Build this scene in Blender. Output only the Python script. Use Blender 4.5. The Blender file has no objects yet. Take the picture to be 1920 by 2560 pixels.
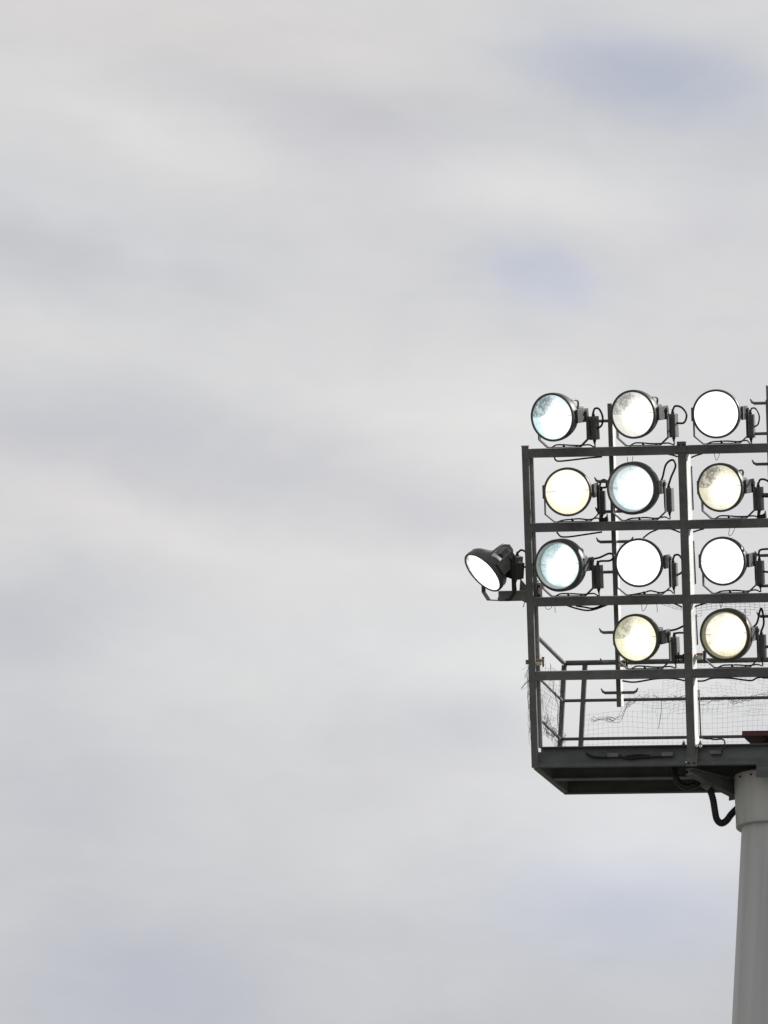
import bpy, bmesh, math, random
from mathutils import Matrix, Vector, noise as mnoise
random.seed(7)
PI = math.pi
sc = bpy.context.scene
col = sc.collection
# ---------------------------------------------------------------- measured geometry (metres)
H = 25.229            # height of the platform underside above the ground
TILT = 0.3015         # the lamp frame leans forward over the pitch
D_drape = [[(0.31, 3.099, 0.1), (0.321, 3.071, 0.1), (0.358, 3.058, 0.1), (0.491, 3.067, 0.1), (0.658, 3.083, 0.1), (0.803, 3.092, 0.1)], [(0.31, 2.351, 0.1), (0.334, 2.319, 0.1), (0.363, 2.302, 0.1), (0.446, 2.301, 0.1), (0.612, 2.321, 0.1), (0.779, 2.342, 0.1)], [(0.394, 1.614, 0.1), (0.485, 1.584, 0.1), (0.588, 1.562, 0.1), (0.671, 1.569, 0.1), (0.755, 1.595, 0.1), (0.809, 1.614, 0.1)], [(0.48, 1.607, 0.12), (0.571, 1.593, 0.12), (0.653, 1.58, 0.12), (0.737, 1.602, 0.12), (0.791, 1.613, 0.12)], [(0.942, 0.852, 0.1), (1.02, 0.839, 0.1), (1.082, 0.838, 0.1), (1.165, 0.849, 0.1), (1.29, 0.867, 0.1), (1.455, 0.868, 0.1), (1.595, 0.842, 0.1)], [(1.718, 0.836, 0.1), (1.784, 0.839, 0.1), (1.859, 0.862, 0.1), (1.95, 0.865, 0.1), (2.073, 0.859, 0.1), (2.196, 0.841, 0.1), (2.278, 0.835, 0.1), (2.341, 0.862, 0.1), (2.464, 0.868, 0.1)]]
D_stub = [[(1.494, 3.101, 0.1), (1.535, 3.092, 0.1), (1.584, 3.075, 0.1)], [(1.724, 3.064, 0.1), (1.774, 3.083, 0.1), (1.84, 3.101, 0.1)], [(1.208, 2.274, 0.08), (1.28, 2.325, 0.08), (1.364, 2.359, 0.08)], [(1.487, 2.36, 0.1), (1.535, 2.343, 0.1), (1.584, 2.322, 0.1)], [(1.72, 2.323, 0.1), (1.77, 2.338, 0.1), (1.833, 2.353, 0.1)], [(1.5, 1.614, 0.1), (1.54, 1.597, 0.1), (1.581, 1.576, 0.1)], [(1.713, 1.578, 0.1), (1.767, 1.597, 0.1), (1.83, 1.612, 0.1)]]
D_rod = [[(1.701, 2.977, 0.19), (1.703, 2.539, 0.19)], [(1.699, 2.232, 0.19), (1.704, 1.801, 0.19)], [(1.701, 1.498, 0.19), (1.705, 1.194, 0.19)], [(1.706, 0.747, 0.19), (1.708, 0.292, 0.19)]]
D_twig = [[(-0.091, 0.793, 0.03), (-0.052, 0.836, 0.03), (-0.001, 0.879, 0.03)], [(-0.043, 1.609, 0.03), (-0.029, 1.649, 0.03), (-0.021, 1.669, 0.03)]]
D_loops = [[(1.075, 3.088, 0.06), (1.081, 3.024, 0.06), (1.101, 3.004, 0.06), (1.123, 3.035, 0.06), (1.133, 3.091, 0.06)], [(1.974, 3.1, 0.06), (1.985, 3.044, 0.06), (2.001, 3.036, 0.06), (2.028, 3.099, 0.06)], [(2.107, 2.357, 0.06), (2.096, 2.286, 0.06), (2.125, 2.289, 0.06), (2.164, 2.356, 0.06)], [(1.176, 1.61, 0.06), (1.182, 1.554, 0.06), (1.203, 1.557, 0.06), (1.238, 1.617, 0.06)], [(0.173, 1.62, 0.06), (0.189, 1.587, 0.06), (0.222, 1.583, 0.06), (0.248, 1.61, 0.06)], [(1.329, 1.623, 0.06), (1.336, 1.575, 0.06), (1.335, 1.531, 0.06)], [(0.277, 1.606, 0.06), (0.279, 1.546, 0.06)], [(1.976, 1.623, 0.06), (1.995, 1.567, 0.06), (2.009, 1.611, 0.06)], [(2.237, 1.551, 0.06), (2.228, 1.499, 0.06), (2.244, 1.495, 0.06), (2.245, 1.543, 0.06)]]
D_deckcable = [(1.742, -0.02, 0.307), (1.769, -0.04, 0.273), (1.8, -0.03, 0.267), (1.841, -0.03, 0.266), (1.891, -0.03, 0.257), (1.944, -0.03, 0.261), (1.977, -0.03, 0.256), (1.995, -0.03, 0.231), (1.993, -0.03, 0.178), (1.963, -0.03, 0.13)]
D_fcable = [[(0.549, -0.03, 0.154), (0.587, -0.03, 0.128), (0.65, -0.03, 0.111), (0.787, -0.03, 0.105)], [(0.899, -0.03, 0.112), (1.003, -0.03, 0.09), (1.127, -0.03, 0.1), (1.354, -0.03, 0.105)], [(0.961, -0.03, 0.111), (1.084, -0.03, 0.126), (1.209, -0.03, 0.116)]]
D_boxes = [[(0.777, 0.0, 0.145), (0.891, 0.0, 0.103)], [(1.34, 0.0, 0.146), (1.458, 0.0, 0.103)], [(1.838, 0.0, 0.155), (1.952, 0.0, 0.117)]]
D_hose = [(1.422, 0.25, 0.123), (1.415, 0.25, 0.02), (1.432, 0.25, -0.062), (1.468, 0.28, -0.117), (1.538, 0.3, -0.146), (1.614, 0.32, -0.118), (1.668, 0.33, -0.096), (1.725, 0.34, -0.131), (1.763, 0.36, -0.176), (1.791, 0.38, -0.262), (1.807, 0.4, -0.359), (1.821, 0.44, -0.444), (1.858, 0.48, -0.477), (1.899, 0.52, -0.443), (1.935, 0.56, -0.369), (1.979, 0.6, -0.302)]
D_cap = [(2.104, 0.2, 0.4), (2.106, 0.2, 0.347)]
D_gusset = [(2.329, -0.02, -0.012), (2.474, -0.02, -0.132)]
D_sky = [(-16.1132, 17.0024, 0.6631, 0.2168, 6, -22, -18, -5), (-16.1105, 16.9515, 1.0711, 0.3825, 6, -9, -7, -5), (-16.5826, 15.8568, 0.3315, 0.1658, 8, -15, -10, 2), (-16.6383, 15.905, 0.6631, 0.2805, 6, -6, -6, -4), (-17.9379, 16.7404, 0.9181, 0.1785, 8, -13, -12, -9), (-17.5468, 16.4435, 0.7651, 0.204, 8, -7, -8, -4), (-19.4468, 15.8192, 0.8416, 0.2805, 5, -16, -14, -10), (-18.5384, 15.7225, 0.255, 0.204, 0, -7, -7, -5), (-19.0108, 14.8508, 0.7906, 0.255, 3, -19, -18, -12), (-17.439, 14.6365, 0.8416, 0.204, 5, -8, -8, -5), (-16.7376, 14.3679, 0.5101, 0.153, 6, -5, -5, -3), (-19.4673, 13.8002, 0.6631, 0.306, 0, -18, -17, -12), (-17.069, 13.2521, 0.7651, 0.2295, 0, -5, -5, -3), (-16.8655, 13.3652, 0.3315, 0.153, 0, -7, -7, -4), (-19.2177, 12.8202, 0.8416, 0.5101, 8, -15, -13, -9), (-15.8969, 12.3948, 0.8161, 0.3315, 0, -14, -10, 2), (-18.6034, 11.812, 0.8161, 0.3825, 0, -13, -13, -4), (-17.0416, 11.3919, 4.8456, 1.0711, 0, -20, -18, -15), (-15.4822, 16.6496, 0.6631, 0.3825, 0, -9, -8, -5), (-18.8554, 16.5073, 0.7651, 0.153, 13, 9, 8, 7), (-16.6339, 16.3008, 0.8416, 0.1658, 3, 12, 12, 10), (-18.9869, 15.2865, 1.3262, 0.1785, 5, 4, 4, 3), (-18.4176, 14.2482, 1.0711, 0.1913, 12, 12, 10, 9), (-17.072, 14.2224, 1.0711, 0.153, 4, 11, 10, 9), (-19.3338, 14.5495, 0.7651, 0.1785, 8, 5, 3, 2), (-16.6665, 14.9845, 0.8416, 0.4336, 0, 14, 13, 11), (-17.9254, 15.2477, 1.0201, 0.2295, 0, 3, 3, 3), (-17.1768, 13.7569, 1.5302, 0.2805, 0, 5, 6, 6), (-15.9998, 13.8693, 1.0711, 1.3262, 0, 12, 12, 11), (-15.764, 12.8604, 1.0711, 0.3315, 0, 10, 10, 10), (-18.5743, 17.0983, 1.7852, 0.306, 3, 4, 0, -2), (-17.9475, 13.4583, 1.0711, 0.2805, 6, 4, 4, 3), (-18.816, 15.9099, 0.8416, 0.1148, 12, 5, 5, 5), (-15.7239, 16.1796, 0.5611, 0.1785, 0, -6, -6, -3), (-19.7128, 16.2103, 0.5101, 0.1275, 4, -6, -5, -3), (-17.2931, 13.4952, 2.2953, 0.5101, 0, 2, 2, 2)]
D_viewdir = (-0.2896, 0.9238, 0.2503)

# ---------------------------------------------------------------- materials
def nodes_of(m):
    m.use_nodes = True
    nt = m.node_tree
    nt.nodes.clear()
    return nt
def N(nt, t, **kw):
    n = nt.nodes.new(t)
    for k, v in kw.items():
        setattr(n, k, v)
    return n
def math_node(nt, op, a, b=None, c=None, clamp=False):
    n = N(nt, 'ShaderNodeMath', operation=op)
    n.use_clamp = clamp
    for i, v in enumerate((a, b, c)):
        if v is None: continue
        if isinstance(v, (int, float)): n.inputs[i].default_value = v
        else: nt.links.new(v, n.inputs[i])
    return n.outputs[0]
def ramp(nt, fac, stops, interp='LINEAR'):
    r = N(nt, 'ShaderNodeValToRGB')
    r.color_ramp.interpolation = interp
    els = r.color_ramp.elements
    while len(els) < len(stops): els.new(0.5)
    for e, (p, c) in zip(els, stops):
        e.position = p
        e.color = (c, c, c, 1) if isinstance(c, (int, float)) else (*c, 1)
    nt.links.new(fac, r.inputs[0])
    return r.outputs[0]
def noise_tex(nt, vec, scale, detail=4, rough=0.6, dist=0.0):
    n = N(nt, 'ShaderNodeTexNoise')
    n.inputs['Scale'].default_value = scale
    n.inputs['Detail'].default_value = detail
    n.inputs['Roughness'].default_value = rough
    n.inputs['Distortion'].default_value = dist
    if vec is not None: nt.links.new(vec, n.inputs['Vector'])
    return n
def mapped(nt, src, scale=(1, 1, 1), loc=(0, 0, 0)):
    mp = N(nt, 'ShaderNodeMapping')
    mp.inputs['Scale'].default_value = scale
    mp.inputs['Location'].default_value = loc
    nt.links.new(src, mp.inputs[0])
    return mp.outputs[0]
def surface(name, dark, light, accent=None, accent_amt=0.0, rough=0.6, metal=0.0, scale=9.0, streak=(1, 1, 1), bump=0.15):
    """weathered paint or metal: two tones mottled by noise, streaked, with blotches of a third tone"""
    m = bpy.data.materials.new(name)
    nt = nodes_of(m)
    out = N(nt, 'ShaderNodeOutputMaterial')
    b = N(nt, 'ShaderNodeBsdfPrincipled')
    nt.links.new(b.outputs[0], out.inputs[0])
    tc = N(nt, 'ShaderNodeTexCoord')
    v = mapped(nt, tc.outputs['Object'], streak)
    n1 = noise_tex(nt, v, scale, 6, 0.65)
    c1 = ramp(nt, n1.outputs[0], [(0.32, dark), (0.68, light)])
    n2 = noise_tex(nt, v, scale * 7, 3, 0.6)
    mx = N(nt, 'ShaderNodeMix', data_type='RGBA', blend_type='MULTIPLY')
    mx.inputs[0].default_value = 0.5
    nt.links.new(c1, mx.inputs[6])
    nt.links.new(ramp(nt, n2.outputs[0], [(0.3, 0.7), (0.7, 1.15)]), mx.inputs[7])
    cur = mx.outputs[2]
    if accent:
        n3 = noise_tex(nt, mapped(nt, tc.outputs['Object'], streak, (3.1, 7.7, 1.3)), scale * 0.6, 5, 0.7)
        f = ramp(nt, n3.outputs[0], [(0.66 - accent_amt, 0.0), (0.80 - accent_amt, 1.0)])
        m2 = N(nt, 'ShaderNodeMix', data_type='RGBA')
        nt.links.new(f, m2.inputs[0]); nt.links.new(cur, m2.inputs[6])
        m2.inputs[7].default_value = (*accent, 1)
        cur = m2.outputs[2]
    nt.links.new(cur, b.inputs['Base Color'])
    b.inputs['Roughness'].default_value = rough
    b.inputs['Metallic'].default_value = metal
    if bump:
        bp = N(nt, 'ShaderNodeBump')
        bp.inputs['Strength'].default_value = bump
        bp.inputs['Distance'].default_value = 0.01
        nt.links.new(n2.outputs[0], bp.inputs['Height'])
        nt.links.new(bp.outputs[0], b.inputs['Normal'])
    return m

M_frame = surface('weathered_grey_steel', (0.135, 0.141, 0.136), (0.235, 0.242, 0.230), (0.26, 0.235, 0.19), 0.05, 0.55, 0.0, 3.0)
M_sunlit = surface('sunlit_web_steel', (0.80, 0.80, 0.79), (0.90, 0.90, 0.89), (0.70, 0.69, 0.66), 0.0, 0.5, 0.0, 5.0)  # pale copy of the steel: sunlight on the post sides put into the colour
M_deck = surface('dirty_platform_steel', (0.095, 0.097, 0.092), (0.16, 0.16, 0.148), (0.10, 0.08, 0.06), 0.04, 0.7, 0.0, 2.5, (0.6, 3, 3))
M_beamface = surface('channel_web_steel', (0.10, 0.112, 0.113), (0.19, 0.203, 0.203), (0.22, 0.21, 0.18), 0.06, 0.6, 0.0, 2.0, (0.5, 3, 2.5))
M_rail = surface('dull_steel_handrail', (0.10, 0.10, 0.098), (0.16, 0.16, 0.155), (0.17, 0.16, 0.14), 0.0, 0.5, 0.1, 6.0)
M_house = surface('dark_cast_housing', (0.095, 0.098, 0.10), (0.16, 0.16, 0.155), (0.16, 0.15, 0.13), 0.0, 0.45, 0.2, 12.0)
M_rim = surface('black_lens_ring', (0.085, 0.087, 0.087), (0.15, 0.15, 0.147), None, 0, 0.4, 0.2, 14.0)
M_glowtint = surface('glow_tinted_housing', (0.10, 0.095, 0.07), (0.15, 0.142, 0.105), (0.17, 0.15, 0.10), 0.0, 0.45, 0.1, 12.0)  # housing colour warmed to imitate the glow of the yellow lamps
M_glowrim = surface('glow_tinted_lens_ring', (0.22, 0.205, 0.14), (0.32, 0.30, 0.22), None, 0, 0.35, 0.3, 12.0)  # bezel ring with the lamp's yellow glow painted into its colour
M_innerrim = surface('bare_metal_bezel', (0.35, 0.35, 0.34), (0.55, 0.55, 0.53), None, 0, 0.3, 0.6, 10.0)
M_box = surface('grey_gear_box', (0.15, 0.152, 0.148), (0.22, 0.22, 0.212), (0.3, 0.29, 0.27), 0.0, 0.5, 0.0, 10.0)
M_yoke = surface('zinc_yoke', (0.06, 0.06, 0.058), (0.11, 0.11, 0.105), None, 0, 0.5, 0.1, 8.0)
M_rubber = surface('black_rubber', (0.014, 0.014, 0.015), (0.03, 0.03, 0.03), None, 0, 0.55, 0, 20.0)
M_hose = surface('black_corrugated_hose', (0.010, 0.010, 0.010), (0.022, 0.022, 0.02), None, 0, 0.4, 0, 20.0)
M_rust = surface('rusty_clamp', (0.20, 0.10, 0.06), (0.42, 0.28, 0.20), (0.7, 0.66, 0.58), 0.06, 0.8, 0, 18.0)
M_rustdark = surface('dark_rust', (0.09, 0.035, 0.025), (0.17, 0.07, 0.045), (0.05, 0.03, 0.025), 0.05, 0.85, 0, 9.0)
M_sidebar = surface('half_sunlit_handrail', (0.30, 0.30, 0.295), (0.42, 0.42, 0.41), (0.2, 0.19, 0.17), 0.03, 0.5, 0.1, 6.0)  # paler than the back rails: sun on the side tubes averaged into the colour
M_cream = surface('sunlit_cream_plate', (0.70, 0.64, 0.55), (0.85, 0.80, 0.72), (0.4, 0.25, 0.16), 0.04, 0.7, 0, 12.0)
M_red = surface('maroon_paint', (0.085, 0.022, 0.022), (0.15, 0.045, 0.045), (0.05, 0.03, 0.028), 0.06, 0.6, 0, 4.0, (1, 1, 5))
M_net = surface('dark_net_twine', (0.05, 0.05, 0.048), (0.10, 0.10, 0.095), None, 0, 0.8, 0, 30.0, bump=0)
M_ground = surface('playing_field_ground', (0.05, 0.052, 0.045), (0.08, 0.085, 0.07), (0.10, 0.095, 0.085), 0.0, 0.9, 0, 0.4)
M_bolt = surface('dark_bolt', (0.02, 0.02, 0.02), (0.05, 0.05, 0.045), None, 0, 0.5, 0.4, 30.0)
M_shinybolt = surface('bright_bolt_washer', (0.7, 0.7, 0.68), (0.9, 0.9, 0.88), None, 0, 0.35, 0.2, 30.0)

def mast_material():
    m = bpy.data.materials.new('weathered_mast_paint')
    nt = nodes_of(m)
    out = N(nt, 'ShaderNodeOutputMaterial'); b = N(nt, 'ShaderNodeBsdfPrincipled')
    nt.links.new(b.outputs[0], out.inputs[0])
    tc = N(nt, 'ShaderNodeTexCoord')
    st = noise_tex(nt, mapped(nt, tc.outputs['Object'], (5, 5, 0.16)), 1.6, 5, 0.6)
    base = ramp(nt, st.outputs[0], [(0.3, (0.57, 0.57, 0.575)), (0.5, (0.67, 0.67, 0.67)), (0.72, (0.74, 0.735, 0.73))])
    # brownish run-off below the collar, fading downwards (object z = 0 at the platform underside)
    sx = N(nt, 'ShaderNodeSeparateXYZ'); nt.links.new(tc.outputs['Object'], sx.inputs[0])
    fade = math_node(nt, 'MULTIPLY_ADD', sx.outputs[2], 1.3, 1.0, clamp=True)
    st2 = noise_tex(nt, mapped(nt, tc.outputs['Object'], (6, 6, 0.5)), 2.0, 6, 0.7)
    fr = ramp(nt, st2.outputs[0], [(0.30, 0.25), (0.62, 1.0)])
    f = math_node(nt, 'MULTIPLY', fade, fr)
    f = math_node(nt, 'MULTIPLY', f, 0.9)
    mx = N(nt, 'ShaderNodeMix', data_type='RGBA')
    nt.links.new(f, mx.inputs[0]); nt.links.new(base, mx.inputs[6]); mx.inputs[7].default_value = (0.62, 0.58, 0.515, 1)
    sp = noise_tex(nt, mapped(nt, tc.outputs['Object'], (1, 1, 1)), 26, 3, 0.7)
    spf = math_node(nt, 'MULTIPLY', ramp(nt, sp.outputs[0], [(0.70, 0.0), (0.76, 1.0)]), 0.5)
    m3 = N(nt, 'ShaderNodeMix', data_type='RGBA')
    nt.links.new(spf, m3.inputs[0]); nt.links.new(mx.outputs[2], m3.inputs[6]); m3.inputs[7].default_value = (0.16, 0.09, 0.05, 1)
    nt.links.new(m3.outputs[2], b.inputs['Base Color'])
    b.inputs['Roughness'].default_value = 0.55
    bp = N(nt, 'ShaderNodeBump'); bp.inputs['Strength'].default_value = 0.12; bp.inputs['Distance'].default_value = 0.02
    nt.links.new(st2.outputs[0], bp.inputs['Height']); nt.links.new(bp.outputs[0], b.inputs['Normal'])
    return m
M_mast = mast_material()

def lens_material(name, tint, core, core_r, edge_r, dark, seed, strength=2.2, cx=0.04, cz=-0.01, split=True, grid=0.0, R=0.228):
    """lit floodlight glass: burnt-out core, tinted flank, faceted reflector in the upper left above the split line"""
    m = bpy.data.materials.new(name)
    nt = nodes_of(m)
    out = N(nt, 'ShaderNodeOutputMaterial')
    tc = N(nt, 'ShaderNodeTexCoord')
    sx = N(nt, 'ShaderNodeSeparateXYZ'); nt.links.new(tc.outputs['Object'], sx.inputs[0])
    X = math_node(nt, 'DIVIDE', sx.outputs[0], R); Z = math_node(nt, 'DIVIDE', sx.outputs[2], R)
    def dist(ax, az):
        a = math_node(nt, 'ADD', X, -ax); b_ = math_node(nt, 'ADD', Z, -az)
        return math_node(nt, 'SQRT', math_node(nt, 'ADD', math_node(nt, 'MULTIPLY', a, a), math_node(nt, 'MULTIPLY', b_, b_)))
    big = noise_tex(nt, mapped(nt, tc.outputs['Object'], (1, 1, 1), (seed, seed * 2.3, seed * 0.7)), 7.0, 3, 0.6, 0.6)
    fine = noise_tex(nt, mapped(nt, tc.outputs['Object'], (1, 1, 1), (seed * 1.7, 2, seed)), 34.0, 4, 0.75)
    wob = math_node(nt, 'MULTIPLY_ADD', big.outputs[0], 0.9, -0.45)
    wob2 = math_node(nt, 'MULTIPLY_ADD', fine.outputs[0], 0.5, -0.25)
    # flank: 0 in the core, 1 at the edge
    d = math_node(nt, 'ADD', math_node(nt, 'ADD', dist(cx / R, cz / R), wob), wob2)
    flank = N(nt, 'ShaderNodeMapRange'); flank.interpolation_type = 'SMOOTHSTEP'
    nt.links.new(d, flank.inputs[0]); flank.inputs[1].default_value = core_r; flank.inputs[2].default_value = edge_r
    col_mix = N(nt, 'ShaderNodeMix', data_type='RGBA')
    nt.links.new(flank.outputs[0], col_mix.inputs[0])
    col_mix.inputs[6].default_value = (*[c * strength for c in core], 1)
    col_mix.inputs[7].default_value = (*tint, 1)
    cur = col_mix.outputs[2]
    # reflector facets in the upper-left, seen past the internal split
    ang = math_node(nt, 'ADD', math_node(nt, 'MULTIPLY', X, -0.75), math_node(nt, 'MULTIPLY', Z, 0.55))
    dk = math_node(nt, 'ADD', ang, math_node(nt, 'MULTIPLY', wob, 0.55))
    dk = math_node(nt, 'ADD', dk, math_node(nt, 'MULTIPLY', wob2, 1.2))
    dm = N(nt, 'ShaderNodeMapRange'); dm.interpolation_type = 'SMOOTHSTEP'
    nt.links.new(dk, dm.inputs[0]); dm.inputs[1].default_value = 0.20; dm.inputs[2].default_value = 0.55
    f = dm.outputs[0]
    if split:
        above = N(nt, 'ShaderNodeMapRange')
        nt.links.new(Z, above.inputs[0]); above.inputs[1].default_value = 0.03; above.inputs[2].default_value = 0.07
        f = math_node(nt, 'MULTIPLY', f, above.outputs[0])
    f = math_node(nt, 'MULTIPLY', f, dark, clamp=True)
    m2 = N(nt, 'ShaderNodeMix', data_type='RGBA')
    nt.links.new(f, m2.inputs[0]); nt.links.new(cur, m2.inputs[6])
    fc = N(nt, 'ShaderNodeMix', data_type='RGBA', blend_type='MULTIPLY')
    fc.inputs[0].default_value = 1.0
    # hammered reflector facets laid out around the lamp axis
    pol = N(nt, 'ShaderNodeCombineXYZ')
    nt.links.new(math_node(nt, 'MULTIPLY', math_node(nt, 'ARCTAN2', Z, X), 4.5), pol.inputs[0])
    nt.links.new(math_node(nt, 'MULTIPLY', dist(0, 0), 6.0), pol.inputs[1])
    vor = N(nt, 'ShaderNodeTexVoronoi'); vor.inputs['Scale'].default_value = 1.6; vor.inputs['Randomness'].default_value = 0.7
    nt.links.new(pol.outputs[0], vor.inputs['Vector'])
    vs = N(nt, 'ShaderNodeSeparateColor'); nt.links.new(vor.outputs['Color'], vs.inputs[0])
    fv = math_node(nt, 'ADD', math_node(nt, 'MULTIPLY', vs.outputs[0], 0.55), math_node(nt, 'MULTIPLY', fine.outputs[0], 0.45))
    nt.links.new(ramp(nt, fv, [(0.25, 0.07), (0.5, 0.24), (0.72, 0.72)]), fc.inputs[6])
    fc.inputs[7].default_value = (*[0.5 + 0.5 * c for c in tint], 1)
    nt.links.new(fc.outputs[2], m2.inputs[7])
    cur = m2.outputs[2]
    # specks of dirt on the glass, and a fine mesh on some fittings
    sp = noise_tex(nt, mapped(nt, tc.outputs['Object'], (1, 1, 1), (seed, 5, 9)), 60.0, 2, 0.5)
    spf = ramp(nt, sp.outputs[0], [(0.64, 0.0), (0.74, 1.0)])
    spf = math_node(nt, 'MULTIPLY', math_node(nt, 'MULTIPLY', spf, flank.outputs[0]), 0.55)
    if grid:
        w1 = N(nt, 'ShaderNodeTexWave'); w1.bands_direction = 'X'; w1.inputs['Scale'].default_value = 22
        w2 = N(nt, 'ShaderNodeTexWave'); w2.bands_direction = 'Z'; w2.inputs['Scale'].default_value = 22
        for w in (w1, w2): nt.links.new(tc.outputs['Object'], w.inputs[0])
        g = math_node(nt, 'MAXIMUM', w1.outputs[1], w2.outputs[1])
        g = math_node(nt, 'MULTIPLY', math_node(nt, 'MULTIPLY', ramp(nt, g, [(0.8, 0.0), (1.0, 1.0)]), flank.outputs[0]), grid)
        spf = math_node(nt, 'MAXIMUM', spf, g)
    # edge of the internal split reflector: a thin dark line from the left rim, a tick at the right
    ln = math_node(nt, 'LESS_THAN', math_node(nt, 'ABSOLUTE', math_node(nt, 'ADD', Z, math_node(nt, 'MULTIPLY_ADD', X, -0.03, -0.045))), 0.014)
    ends = math_node(nt, 'MAXIMUM', math_node(nt, 'LESS_THAN', X, -0.52 if split else -0.72), math_node(nt, 'GREATER_THAN', X, 0.80))
    spf = math_node(nt, 'MAXIMUM', spf, math_node(nt, 'MULTIPLY', math_node(nt, 'MULTIPLY', ln, ends), 0.75))
    m4 = N(nt, 'ShaderNodeMix', data_type='RGBA')
    nt.links.new(spf, m4.inputs[0]); nt.links.new(cur, m4.inputs[6]); m4.inputs[7].default_value = (0.22, 0.22, 0.20, 1)
    em = N(nt, 'ShaderNodeEmission'); nt.links.new(m4.outputs[2], em.inputs[0]); em.inputs[1].default_value = 1.0
    gl = N(nt, 'ShaderNodeBsdfGlossy'); gl.inputs['Roughness'].default_value = 0.12; gl.inputs[0].default_value = (0.04, 0.04, 0.04, 1)
    ad = N(nt, 'ShaderNodeAddShader')
    nt.links.new(em.outputs[0], ad.inputs[0]); nt.links.new(gl.outputs[0], ad.inputs[1])
    nt.links.new(ad.outputs[0], out.inputs[0])
    return m

# ---------------------------------------------------------------- mesh helpers
def bm_box(bm, x0, x1, y0, y1, z0, z1, bevel=0.0):
    t = bmesh.new()
    bmesh.ops.create_cube(t, size=1)
    for v in t.verts:
        v.co = Vector(((x0 + x1) / 2 + v.co.x * (x1 - x0), (y0 + y1) / 2 + v.co.y * (y1 - y0), (z0 + z1) / 2 + v.co.z * (z1 - z0)))
    if bevel:
        bmesh.ops.bevel(t, geom=t.edges[:], offset=bevel, segments=2, profile=0.7, affect='EDGES')
    merge(bm, t)
def merge(bm, t, mat=None):
    if mat is not None: bmesh.ops.transform(t, matrix=mat, verts=t.verts)
    me = bpy.data.meshes.new('tmp'); t.to_mesh(me); t.free()
    bm.from_mesh(me); bpy.data.meshes.remove(me)
def smooth_path(pts, n=6):
    """Catmull-Rom through the points"""
    P = [Vector(p) for p in pts]
    if len(P) < 3: return P
    P = [P[0] * 2 - P[1]] + P + [P[-1] * 2 - P[-2]]
    out = []
    for i in range(1, len(P) - 2):
        a, b, c, d = P[i - 1], P[i], P[i + 1], P[i + 2]
        for k in range(n):
            t = k / n
            out.append(0.5 * ((2 * b) + (c - a) * t + (2 * a - 5 * b + 4 * c - d) * t * t + (3 * b - a - 3 * c + d) * t ** 3))
    out.append(P[-2])
    return out
def bm_tube(bm, pts, r, seg=8, cap=True, radii=None):
    pts = [Vector(p) for p in pts]
    rings = []
    up = None
    for i, p in enumerate(pts):
        a = pts[max(i - 1, 0)]; b = pts[min(i + 1, len(pts) - 1)]
        d = (b - a)
        if d.length < 1e-9: d = Vector((0, 0, 1))
        d.normalize()
        if up is None:
            up = Vector((0, 0, 1)) if abs(d.z) < 0.9 else Vector((0, 1, 0))
        s = d.cross(up)
        if s.length < 1e-6: s = d.cross(Vector((1, 0, 0)))
        s.normalize(); u = s.cross(d).normalized(); up = u
        rr = radii[i] if radii else r
        rings.append([bm.verts.new(p + (s * math.cos(2 * PI * k / seg) + u * math.sin(2 * PI * k / seg)) * rr) for k in range(seg)])
    for i in range(len(rings) - 1):
        for k in range(seg):
            f = bm.faces.new((rings[i][k], rings[i][(k + 1) % seg], rings[i + 1][(k + 1) % seg], rings[i + 1][k]))
            f.smooth = seg > 4
    if cap:
        bm.faces.new(rings[0]); bm.faces.new(rings[-1])
def bm_lathe(bm, prof, axis='Y', seg=48, loc=(0, 0, 0), closed=False):
    """prof: (position along the axis, radius)"""
    rings = []
    L = Vector(loc)
    for a, r in prof:
        if r < 1e-6:
            q = {'Y': (0, a, 0), 'Z': (0, 0, a), 'X': (a, 0, 0)}[axis]
            rings.append([bm.verts.new(Vector(q) + L)])
            continue
        ring = []
        for k in range(seg):
            c, s = r * math.cos(2 * PI * k / seg), r * math.sin(2 * PI * k / seg)
            q = {'Y': (c, a, s), 'Z': (c, s, a), 'X': (a, c, s)}[axis]
            ring.append(bm.verts.new(Vector(q) + L))
        rings.append(ring)
    n = len(rings)
    for i in range(n if closed else n - 1):
        A, B = rings[i], rings[(i + 1) % n]
        for k in range(seg):
            if len(A) == 1 and len(B) == 1: continue
            if len(A) == 1: f = bm.faces.new((A[0], B[(k + 1) % seg], B[k]))
            elif len(B) == 1: f = bm.faces.new((A[k], A[(k + 1) % seg], B[0]))
            else: f = bm.faces.new((A[k], A[(k + 1) % seg], B[(k + 1) % seg], B[k]))
            f.smooth = True
def bm_strip(bm, pts, y0, y1, th):
    """flat bar bent along points in the x-z plane, y0..y1 wide"""
    P = [Vector((p[0], 0, p[1])) for p in pts]
    sec = []
    for i, p in enumerate(P):
        d1 = (P[i] - P[i - 1]).normalized() if i else (P[1] - P[0]).normalized()
        d2 = (P[i + 1] - P[i]).normalized() if i < len(P) - 1 else d1
        n = Vector((-(d1 + d2).z, 0, (d1 + d2).x)).normalized()
        k = th / 2 / max(0.5, n.dot(Vector((-d1.z, 0, d1.x))))
        a, b = p + n * k, p - n * k
        sec.append([bm.verts.new((a.x, y0, a.z)), bm.verts.new((a.x, y1, a.z)), bm.verts.new((b.x, y1, b.z)), bm.verts.new((b.x, y0, b.z))])
    for i in range(len(sec) - 1):
        for k in range(4):
            bm.faces.new((sec[i][k], sec[i][(k + 1) % 4], sec[i + 1][(k + 1) % 4], sec[i + 1][k]))
    bm.faces.new(sec[0]); bm.faces.new(sec[-1])
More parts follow.
